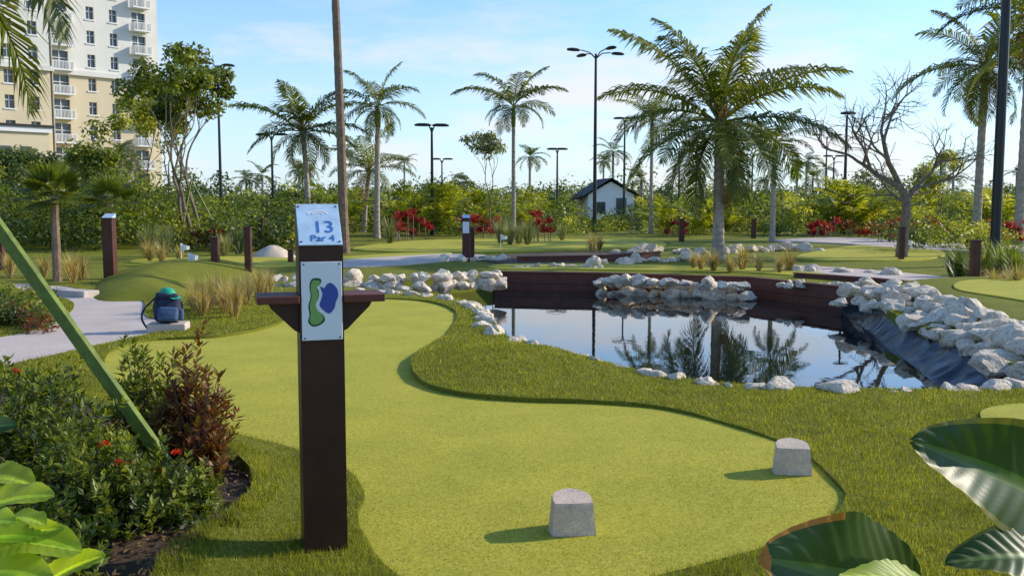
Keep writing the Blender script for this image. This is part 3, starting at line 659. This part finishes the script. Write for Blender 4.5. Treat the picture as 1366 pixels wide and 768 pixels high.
# ---- large leaves
def bigleaf(mb,base,tip,nrm,w,mat,arch=.06,fold=.25,ripple=.0015,blunt=.75,brown=False,nu=70,nv=17,stem=None,rim=False):
    base=np.asarray(base,float);tip=np.asarray(tip,float);d=tip-base;L=np.linalg.norm(d);d/=L;nrm=unit(np.asarray(nrm,float)-d*(np.asarray(nrm,float)@d)); s=np.cross(d,nrm)
    S=np.linspace(0,1,nu);Vv=np.linspace(-1,1,nv); wp=(np.sin(math.pi*np.clip(S,0.001,.999)**blunt))**.62; V=np.zeros((nu,nv,3))
    for i,t in enumerate(S):
        mid=base+d*L*t+nrm*arch*math.sin(math.pi*t)
        for j,v in enumerate(Vv):
            ed=abs(v); V[i,j]=mid+s*(v*w*.5*wp[i])+nrm*(fold*ed*w*.5*wp[i]+ripple*math.sin(t*75-ed*9)*min(1,ed*3)+.02*w*3*math.sin(t*11+v)*ed**2)+d*(ed*.12*w*wp[i])
    idx=np.arange(nu*nv).reshape(nu,nv); f=np.stack([idx[:-1,:-1],idx[1:,:-1],idx[1:,1:],idx[:-1,1:]],-1)
    t=np.zeros((nu-1,nv-1)); vein=.5+.14*np.sin(np.arange(nu-1)[:,None]/nu*75-np.abs(np.linspace(-1,1,nv-1))[None]*9)*.8; t[:]=vein*.8
    t[:,nv//2-1:nv//2+1]=.9
    if rim: t[:,0]=.95; t[:,-1]=.95
    if brown: t[-3:,:]=1.0; t[-26:-4,-1]=1.0; t[-26:-4,0]=1.0; t[-20:-8,1]=.985
    mb.add(V.reshape(-1,3),f.reshape(-1,4),mat,t.ravel())
    tube(mb,[base-nrm*.004+nrm*arch*math.sin(math.pi*q)+d*L*q for q in np.linspace(0,.97,12)],np.linspace(.008,.0015,12),5,mat,.85)
    if stem is not None:
        st=np.asarray(stem,float); m_=(st+base)/2+[0,0,.08]; tube(mb,[st,m_,base],[.014,.011,.008],6,mat,.7)
mb=MB(); root=np.array([1.12,1.75,0])
bigleaf(mb,at(1440,690,1.75),at(1218,588,1.55),(-.35,-.85,.45),.21,'paddle',.03,.3,stem=root,rim=True)
bigleaf(mb,at(1225,805,1.65),at(1016,745,1.45),(-.1,-.85,.55),.22,'paddle',.03,.25,brown=True,stem=root+[-.1,-.2,0])
bigleaf(mb,at(1440,760,1.6),at(1262,750,1.5),(-.1,-.6,.8),.11,'paddle',.03,.2,stem=root,rim=True)
bigleaf(mb,at(1300,830,1.5),at(1120,768,1.35),(0,-.3,1),.08,'brightleaf',.03,.2,stem=root+[-.1,-.2,0])
bigleaf(mb,at(1460,712,1.9),at(1330,728,1.8),(.3,-.6,.8),.08,'brightleaf',.03,.3,stem=root)
mb.build('bird_of_paradise_plant',smooth=True)
mb=MB(); root=np.array([-1.75,2.9,0])
for (bx,by,tx,ty,dd,w,nn) in [(-40,690,72,660,2.75,.15,(.5,-.5,1)),(-20,720,108,735,2.6,.17,(.6,-.6,.9)),(-30,640,46,648,2.9,.14,(.5,-.5,1)),(-30,770,70,776,2.5,.16,(.5,-.6,.9)),(40,800,140,740,2.6,.13,(.6,-.5,.9)),(-50,590,22,566,2.8,.10,(.4,-.6,.6)),(-60,720,20,696,2.5,.14,(.5,-.5,1)),(-10,700,60,700,2.55,.12,(.7,-.3,.8)),(-30,740,84,704,2.65,.13,(.4,-.7,.8))]:
    bigleaf(mb,at(bx,by,dd+.1),at(tx,ty,dd),nn,w,'brightleaf' if dd!=2.8 else 'paddle',.02,.25,.002,.6,stem=root,nu=40,nv=11)
mb.build('broad_leaf_plant',smooth=True)
# ================================================================ LAMPS
def lamp(px,py,hh,r0=.09,heads=4,arm=.9,rotation=0):
    x,y=G(px,py); mb=MB(); tube(mb,[[x,y,0],[x,y,hh*.5],[x,y,hh]],[r0,r0*.8,r0*.55],8,'metal'); tube(mb,[[x,y,0],[x,y,.3]],[r0*1.6,r0*1.5],10,'metal')
    for k in range(heads):
        a=rotation+k*2*math.pi/heads; d=np.array([math.cos(a),math.sin(a),0]); t=np.array([x,y,hh])
        pts=[t-[0,0,.25],t+d*arm*.35+[0,0,.05],t+d*arm*.8+[0,0,.12]]; tube(mb,pts,[.035,.03,.03],5,'metal')
        c=t+d*arm*1.2+[0,0,.10]; n=10
        an=np.arange(n)*2*math.pi/n
        for (z0,s0,z1,s1) in [(-.05,.9,.02,1),(.02,1,.08,.6)]:
            o1=np.stack([np.cos(an)*.42*s0,np.sin(an)*.2*s0,0*an+z0],1)@rotz(a).T+c; o2=np.stack([np.cos(an)*.42*s1,np.sin(an)*.2*s1,0*an+z1],1)@rotz(a).T+c
            mb.add(np.concatenate([o1,o2]),[[i,(i+1)%n,(i+1)%n+n,i+n] for i in range(n)],'metal')
            mb.add(o1,[list(range(n))[::-1]],'metal'); mb.add(o2,[list(range(n))],'metal')
    return mb.build('street_lamp')
def lampto(px,base_y,top_y,**k):
    x,y=G(px,base_y); hh=at(px,top_y,y)[2]; return lamp(px,base_y,hh,**k)
lampto(793,310,72,heads=4,arm=1.15,rotation=.5,r0=.11)
lampto(577,314,170,heads=2,arm=.35,rotation=.2)
lampto(365,308,182,heads=2,arm=.4); lampto(296,306,88,heads=2,arm=.6,rotation=.8,r0=.1); lampto(743,302,201,heads=2,arm=.25)
lampto(832,302,160,heads=2,arm=.3); lampto(905,298,201,heads=2,arm=.6); lampto(928,300,197,heads=1,arm=.1); lampto(978,297,186,heads=2,arm=.8)
lampto(1100,296,182,heads=2,arm=.7); lampto(1125,312,154,heads=1,arm=.05,r0=.1); lampto(1110,297,210,heads=2,arm=.4); lampto(590,297,214,heads=2,arm=.4); lampto(1002,297,208,heads=2,arm=.5)
x,y=G(1326,356); mb=MB(); tube(mb,[[x,y,0],[x,y,5],[x,y,9.5]],[.12,.11,.08],12,'metal'); tube(mb,[[x,y,0],[x,y,.35]],[.2,.19],12,'metal')
for a in (0,2.1,4.2):
    d=np.array([math.cos(a),math.sin(a),0]); t=np.array([x,y,9.4]); tube(mb,[t,t+d*.5+[0,0,.15],t+d*1.0+[0,0,.2]],[.04,.035,.03],6,'metal'); box(mb,t+d*1.3+[0,0,.2],[.7,.32,.08],'metal',rotz(a))
mb.build('street_lamp')
# ================================================================ small posts, flags
def bollard(px,py,topy,w=.17,cap=True,name='wooden_marker_post',shelf=False):
    x,y=G(px,py); hh=at(px,topy,y)[2]; mb=MB(); box(mb,[x,y,hh/2-.04],[w,w,hh-.08],'postbrown')
    box(mb,[x,y,hh-.065],[w+.03,w+.03,.03],'postbrown')
    if cap:
        s=w/2; mb.add([[x-s,y-s,hh-.05],[x+s,y-s,hh-.05],[x+s,y+s,hh+.03],[x-s,y+s,hh+.03],[x-s,y+s,hh-.05],[x+s,y+s,hh-.05]],[[0,1,2,3],[2,5,4,3],[0,3,4],[1,5,2]],'plate')
        box(mb,[x,y-w/2-.005,hh-.3],[w*.85,.008,.3],'signwhite') if shelf else None
    if shelf: box(mb,[x,y,hh-.33],[.5,.2,.03],'postbrown')
    return mb.build(name)
bollard(148,374,287,.2); bollard(288,367,313,.15,False); bollard(332,368,299,.13,False); bollard(349,334,290,.16,False); bollard(622,348,288,.2,True,shelf=True); bollard(630,346,300,.12,False)
bollard(1299,386,316,.13,False); bollard(909,322,290,.2,False); bollard(1005,318,290,.18,False); bollard(2,362,300,.14,False); bollard(1202,348,300,.12,False); bollard(388,352,330,.12,False)
def flag(px,py,topy):
    x,y=G(px,py); hh=at(px,topy,y)[2]; mb=MB(); tube(mb,[[x,y,0],[x,y,hh]],[.012,.01],6,'white')
    V=[];n=8
    for i in range(n): V+=[[x+.01+.2*i/(n-1),y+.03*math.sin(i),hh-.02-.06*i/(n-1)],[x+.01+.2*i/(n-1),y+.03*math.sin(i+.4),hh-.2+.04*i/(n-1)]]
    mb.add(V,[[2*i,2*i+1,2*i+3,2*i+2] for i in range(n-1)],'white'); mb.build('golf_flag')
flag(242,352,324); flag(252,368,336); flag(668,334,312); flag(1268,362,338); flag(1208,340,318)
# ================================================================ backpack + cap on the low kerb block
cx,cy=G(216,446); rbox('stone_curb_block',(cx+.02,cy+.16,.055),(.44,.30,.13),'path',.02,rot=(0,0,.15))
bx,by=cx+.02,cy+.14; bz=.12; bp=empty('backpack',(bx,by,bz),.3)
rbox('main_body',(0,0,.17),(.29,.18,.34),'pack',.075,bp,(-.22,.06,0),5,True); rbox('front_pocket',(.01,-.11,.11),(.22,.08,.17),'packgrey',.033,bp,(-.25,.05,0),4,True)
rbox('side_pocket',(.15,0,.09),(.06,.12,.14),'packgrey',.025,bp,(-.1,0,0)); rbox('top_lid',(0,.0,.305),(.25,.16,.08),'pack',.035,bp,(-.2,.1,0),4,True)
mb=MB()
for sx in (-1,1):
    t=np.linspace(0,1,14); tube(mb,np.stack([sx*(.08+.08*np.sin(t*math.pi)),.09+.07*np.sin(t*math.pi),.32-.31*t],1),.014,6,'pack')
t=np.linspace(0,math.pi,10); tube(mb,np.stack([.05*np.cos(t),0*t+.04,.34+.05*np.sin(t)],1),.009,6,'pack')
t=np.linspace(0,1,18); tube(mb,np.stack([-.12-.13*np.sin(t*math.pi)-.05*t,-.06-.03*t,.30-.40*t],1),.013,6,'pack'); mb.build('straps',parent=bp)
mb=MB(); n,kk=20,8; V=[]
for k in range(kk+1):
    e=k/kk*math.pi/2
    for j in range(n): a=j*2*math.pi/n; V.append([.10*math.cos(e)**.8*math.cos(a),.085*math.cos(e)**.8*math.sin(a),.085*math.sin(e)])
mb.add(V,[[k*n+j,k*n+(j+1)%n,(k+1)*n+(j+1)%n,(k+1)*n+j] for k in range(kk) for j in range(n)],'cap')
V=[]
for i in range(13):
    a=-.9+1.8*i/12; V+=[[.098*math.cos(a),.084*math.sin(a),0],[.098*math.cos(a)+.075*math.cos(a*.6),.085*math.sin(a),-.02]]
mb.add(V,[[2*i,2*i+1,2*i+3,2*i+2] for i in range(12)],'cap')
cap=mb.build('baseball_cap',smooth=True,loc=(bx+.0,by+.02,bz+.325)); cap.rotation_euler=(.15,.1,-.3)
cx,cy=G(98,396); rbox('path_kerb',(cx,cy,.06),(.9,.3,.12),'path',.02,rot=(0,0,-.5))
# ================================================================ HOTEL
hot=empty('hotel_tower',(0,0,0)); P0=np.array([-58.8,120.]); ang=math.atan2(10.4,10.2); hot.location=(P0[0],P0[1],0); hot.rotation_euler=(0,0,ang)
def hbox(mb,x0,x1,y0,y1,z0,z1,mt): box(mb,[(x0+x1)/2,(y0+y1)/2,(z0+z1)/2],[x1-x0,y1-y0,z1-z0],mt)
walls=MB();gl=MB();ba=MB(); st=3.05; nst=13; split=7
def bay(x0,x1,kind,yf=0):
    for s in range(nst):
        z=s*st; mt='bcream' if s<split-1 else 'bpale'
        if kind=='wall': hbox(walls,x0,x1,yf,yf+.6,z,z+st-.003,mt); continue
        w0,w1,s0,s1=(.25,.75,.9,2.5) if kind=='win' else ((.12,.88,.25,2.6) if kind=='balc' else (.2,.8,.5,2.55))
        a=x0+(x1-x0)*w0; b_=x0+(x1-x0)*w1
        hbox(walls,x0,a,yf,yf+.6,z,z+st-.003,mt); hbox(walls,b_,x1,yf,yf+.6,z,z+st-.003,mt); hbox(walls,a+.002,b_-.002,yf+.002,yf+.598,z,z+s0,mt); hbox(walls,a+.002,b_-.002,yf+.002,yf+.598,z+s1,z+st-.003,mt)
        hbox(gl,a,b_,yf+.4,yf+.45,z+s0,z+s1,'glass')
        m_=(a+b_)/2; hbox(ba,m_-.05,m_+.05,yf+.33,yf+.40,z+s0,z+s1,'white'); hbox(ba,a,b_,yf+.33,yf+.395,z+s0+(s1-s0)*.62,z+s0+(s1-s0)*.62+.08,'white')
        hbox(ba,a-.15,b_+.15,yf-.12,yf-.003,z+s0-.18,z+s0-.02,'white')
        if kind=='balc':
            hbox(ba,x0+.05,x1-.05,yf-1.25,yf-.13,z+.02,z+.2,'white'); hbox(ba,x0+.05,x1-.05,yf-1.25,yf-1.18,z+1.12,z+1.2,'white')
            for q in np.arange(x0+.1,x1-.05,.17): hbox(ba,q,q+.06,yf-1.24,yf-1.19,z+.2,z+1.12,'white')
            hbox(ba,x0+.05,x0+.12,yf-1.17,yf-.13,z+.22,z+1.18,'white'); hbox(ba,x1-.12,x1-.05,yf-1.17,yf-.13,z+.22,z+1.18,'white')
X=0
for w,k in [(.5,'wall'),(2.7,'balc'),(1.6,'wall'),(2.0,'win'),(1.0,'wall'),(2.0,'win'),(1.2,'wall'),(2.4,'balc'),(1.4,'wall')]: bay(X,X+w,k); X+=w
LX=X; X=-.01
for w,k in [(.8,'wall'),(2.2,'win'),(.7,'wall'),(2.2,'win'),(.8,'wall'),(2.6,'balc'),(1.0,'wall'),(2.4,'win'),(6,'wall')]: bay(X-w,X,k,-1.6); X-=w
hbox(walls,X,LX-.01,.61,16,0,nst*st,'bpale'); 
for s in (split-1,nst): 
    hbox(ba,0.01,LX+.35,-.4,-.003,s*st-.35,s*st+.25,'bpale'); hbox(ba,X,.35,-2.1,-1.603,s*st-.35,s*st+.25,'bpale')
hbox(ba,.28,.0+.34,-1.6,-.41,0,nst*st,'bpale')
hbox(walls,-13,-2,-6,-1.65,0,10.2,'bcream'); hbox(ba,-13.3,-1.7,-6.3,-6.003,10.0,10.6,'white')
for z in (3.2,6.4):
    for q in np.arange(-12.5,-3,2.4): hbox(gl,q,q+1.3,-6.05,-6.003,z,z+1.9,'glass')
hbox(ba,-13.5,-1.5,-6.5,-1.66,10.62,10.9,'roofdark')
for mbx,nm in ((walls,'walls'),(gl,'windows'),(ba,'balconies_and_trim')): mbx.build(nm,parent=hot)
# white house
hx=(806-683)/F*74; hs=empty('white_house',(hx,74,0),.15); mb=MB(); box(mb,[0,0,1.1],[3.6,4,2.2],'white'); mb.add([[-1.8,-2,2.2],[1.8,-2,2.2],[0,-2,3.2],[-1.8,2,2.2],[1.8,2,2.2],[0,2,3.2]],[[0,1,2],[3,5,4]],'white'); mb.build('walls',parent=hs)
mb=MB()
mb.add([[-2.2,-2.3,2.0],[0,-2.3,3.35],[0,2.3,3.35],[-2.2,2.3,2.0]],[[0,1,2,3]],'roofdark'); mb.add([[2.2,-2.3,2.0],[0,-2.3,3.35],[0,2.3,3.35],[2.2,2.3,2.0]],[[3,2,1,0]],'roofdark')
mb.add([[-2.2,-2.3,2.12],[0,-2.3,3.48],[0,2.3,3.48],[-2.2,2.3,2.12]],[[0,1,2,3]],'roofdark'); mb.add([[2.2,-2.3,2.12],[0,-2.3,3.48],[0,2.3,3.48],[2.2,2.3,2.12]],[[3,2,1,0]],'roofdark')
box(mb,[-3.2,.3,1.9],[2.2,3,.15],'roofdark'); mb.build('roof',parent=hs)
mb=MB(); box(mb,[-.8,-2.02,1.2],[.7,.03,.9],'glass'); box(mb,[.8,-2.02,1.0],[.8,.03,1.9],'glass'); mb.build('windows',parent=hs)
# ================================================================ LIGHT, SKY, CAMERA
EL,AZ=math.radians(26),math.radians(18)
sv=Vector((math.cos(EL)*math.cos(AZ),math.cos(EL)*math.sin(AZ),math.sin(EL)))
ld=bpy.data.lights.new('sun','SUN'); ld.energy=5.0; ld.angle=math.radians(.5); ld.color=(1,.90,.74)
lo=bpy.data.objects.new('sun',ld); sc.collection.objects.link(lo); lo.rotation_euler=sv.to_track_quat('Z','Y').to_euler(); lo.location=(30,10,30)
w=bpy.data.worlds.new('World'); sc.world=w; w.use_nodes=True; nt=w.node_tree; nt.nodes.clear()
out=N(nt,'ShaderNodeOutputWorld'); bg=N(nt,'ShaderNodeBackground'); sky=N(nt,'ShaderNodeTexSky'); sky.sky_type='NISHITA'; sky.sun_disc=False
sky.sun_elevation=EL; sky.sun_rotation=math.pi/2-AZ; sky.altitude=0; sky.air_density=1.0; sky.dust_density=.3; sky.ozone_density=1.5
tc=N(nt,'ShaderNodeTexCoord'); mp=N(nt,'ShaderNodeMapping'); mp.inputs['Scale'].default_value=(2.2,2.2,9); nt.links.new(tc.outputs['Generated'],mp.inputs['Vector'])
cn=noise(nt,2.0,7,.62,mp.outputs[0]); cr=ramp(nt,cn.outputs[0],[(.48,(0,0,0)),(.66,(1,1,1))])
sp=N(nt,'ShaderNodeSeparateXYZ'); nt.links.new(tc.outputs['Generated'],sp.inputs[0]); zr=ramp(nt,sp.outputs[2],[(.0,(1,1,1)),(.12,(.75,.75,.75)),(.24,(.08,.08,.08))])
mu=N(nt,'ShaderNodeMath',operation='MULTIPLY'); nt.links.new(cr.outputs[0],mu.inputs[0]); nt.links.new(zr.outputs[0],mu.inputs[1])
c0=mixc(nt,sky.outputs[0],(1.05,1.35,1.75),1.0,'MULTIPLY')
hz=ramp(nt,sp.outputs[2],[(.0,(.75,.75,.75)),(.08,(.40,.40,.40)),(.24,(0,0,0))])
c1=mixc(nt,c0,(5.0,5.7,6.5),hz.outputs[0])
c=mixc(nt,c1,(6.7,6.5,6.5),mu.outputs[0]); nt.links.new(c,bg.inputs[0]); bg.inputs[1].default_value=.145; nt.links.new(bg.outputs[0],out.inputs[0])
cd=bpy.data.cameras.new('camera'); co=bpy.data.objects.new('camera',cd); sc.collection.objects.link(co); cd.sensor_width=36; cd.lens=36*F/1366; cd.clip_end=3000; cd.clip_start=.05
co.location=(0,0,EYE); co.rotation_euler=(math.pi/2-P,0,0); sc.camera=co
sc.view_settings.view_transform='Standard'; sc.view_settings.look='None'; sc.view_settings.exposure=0
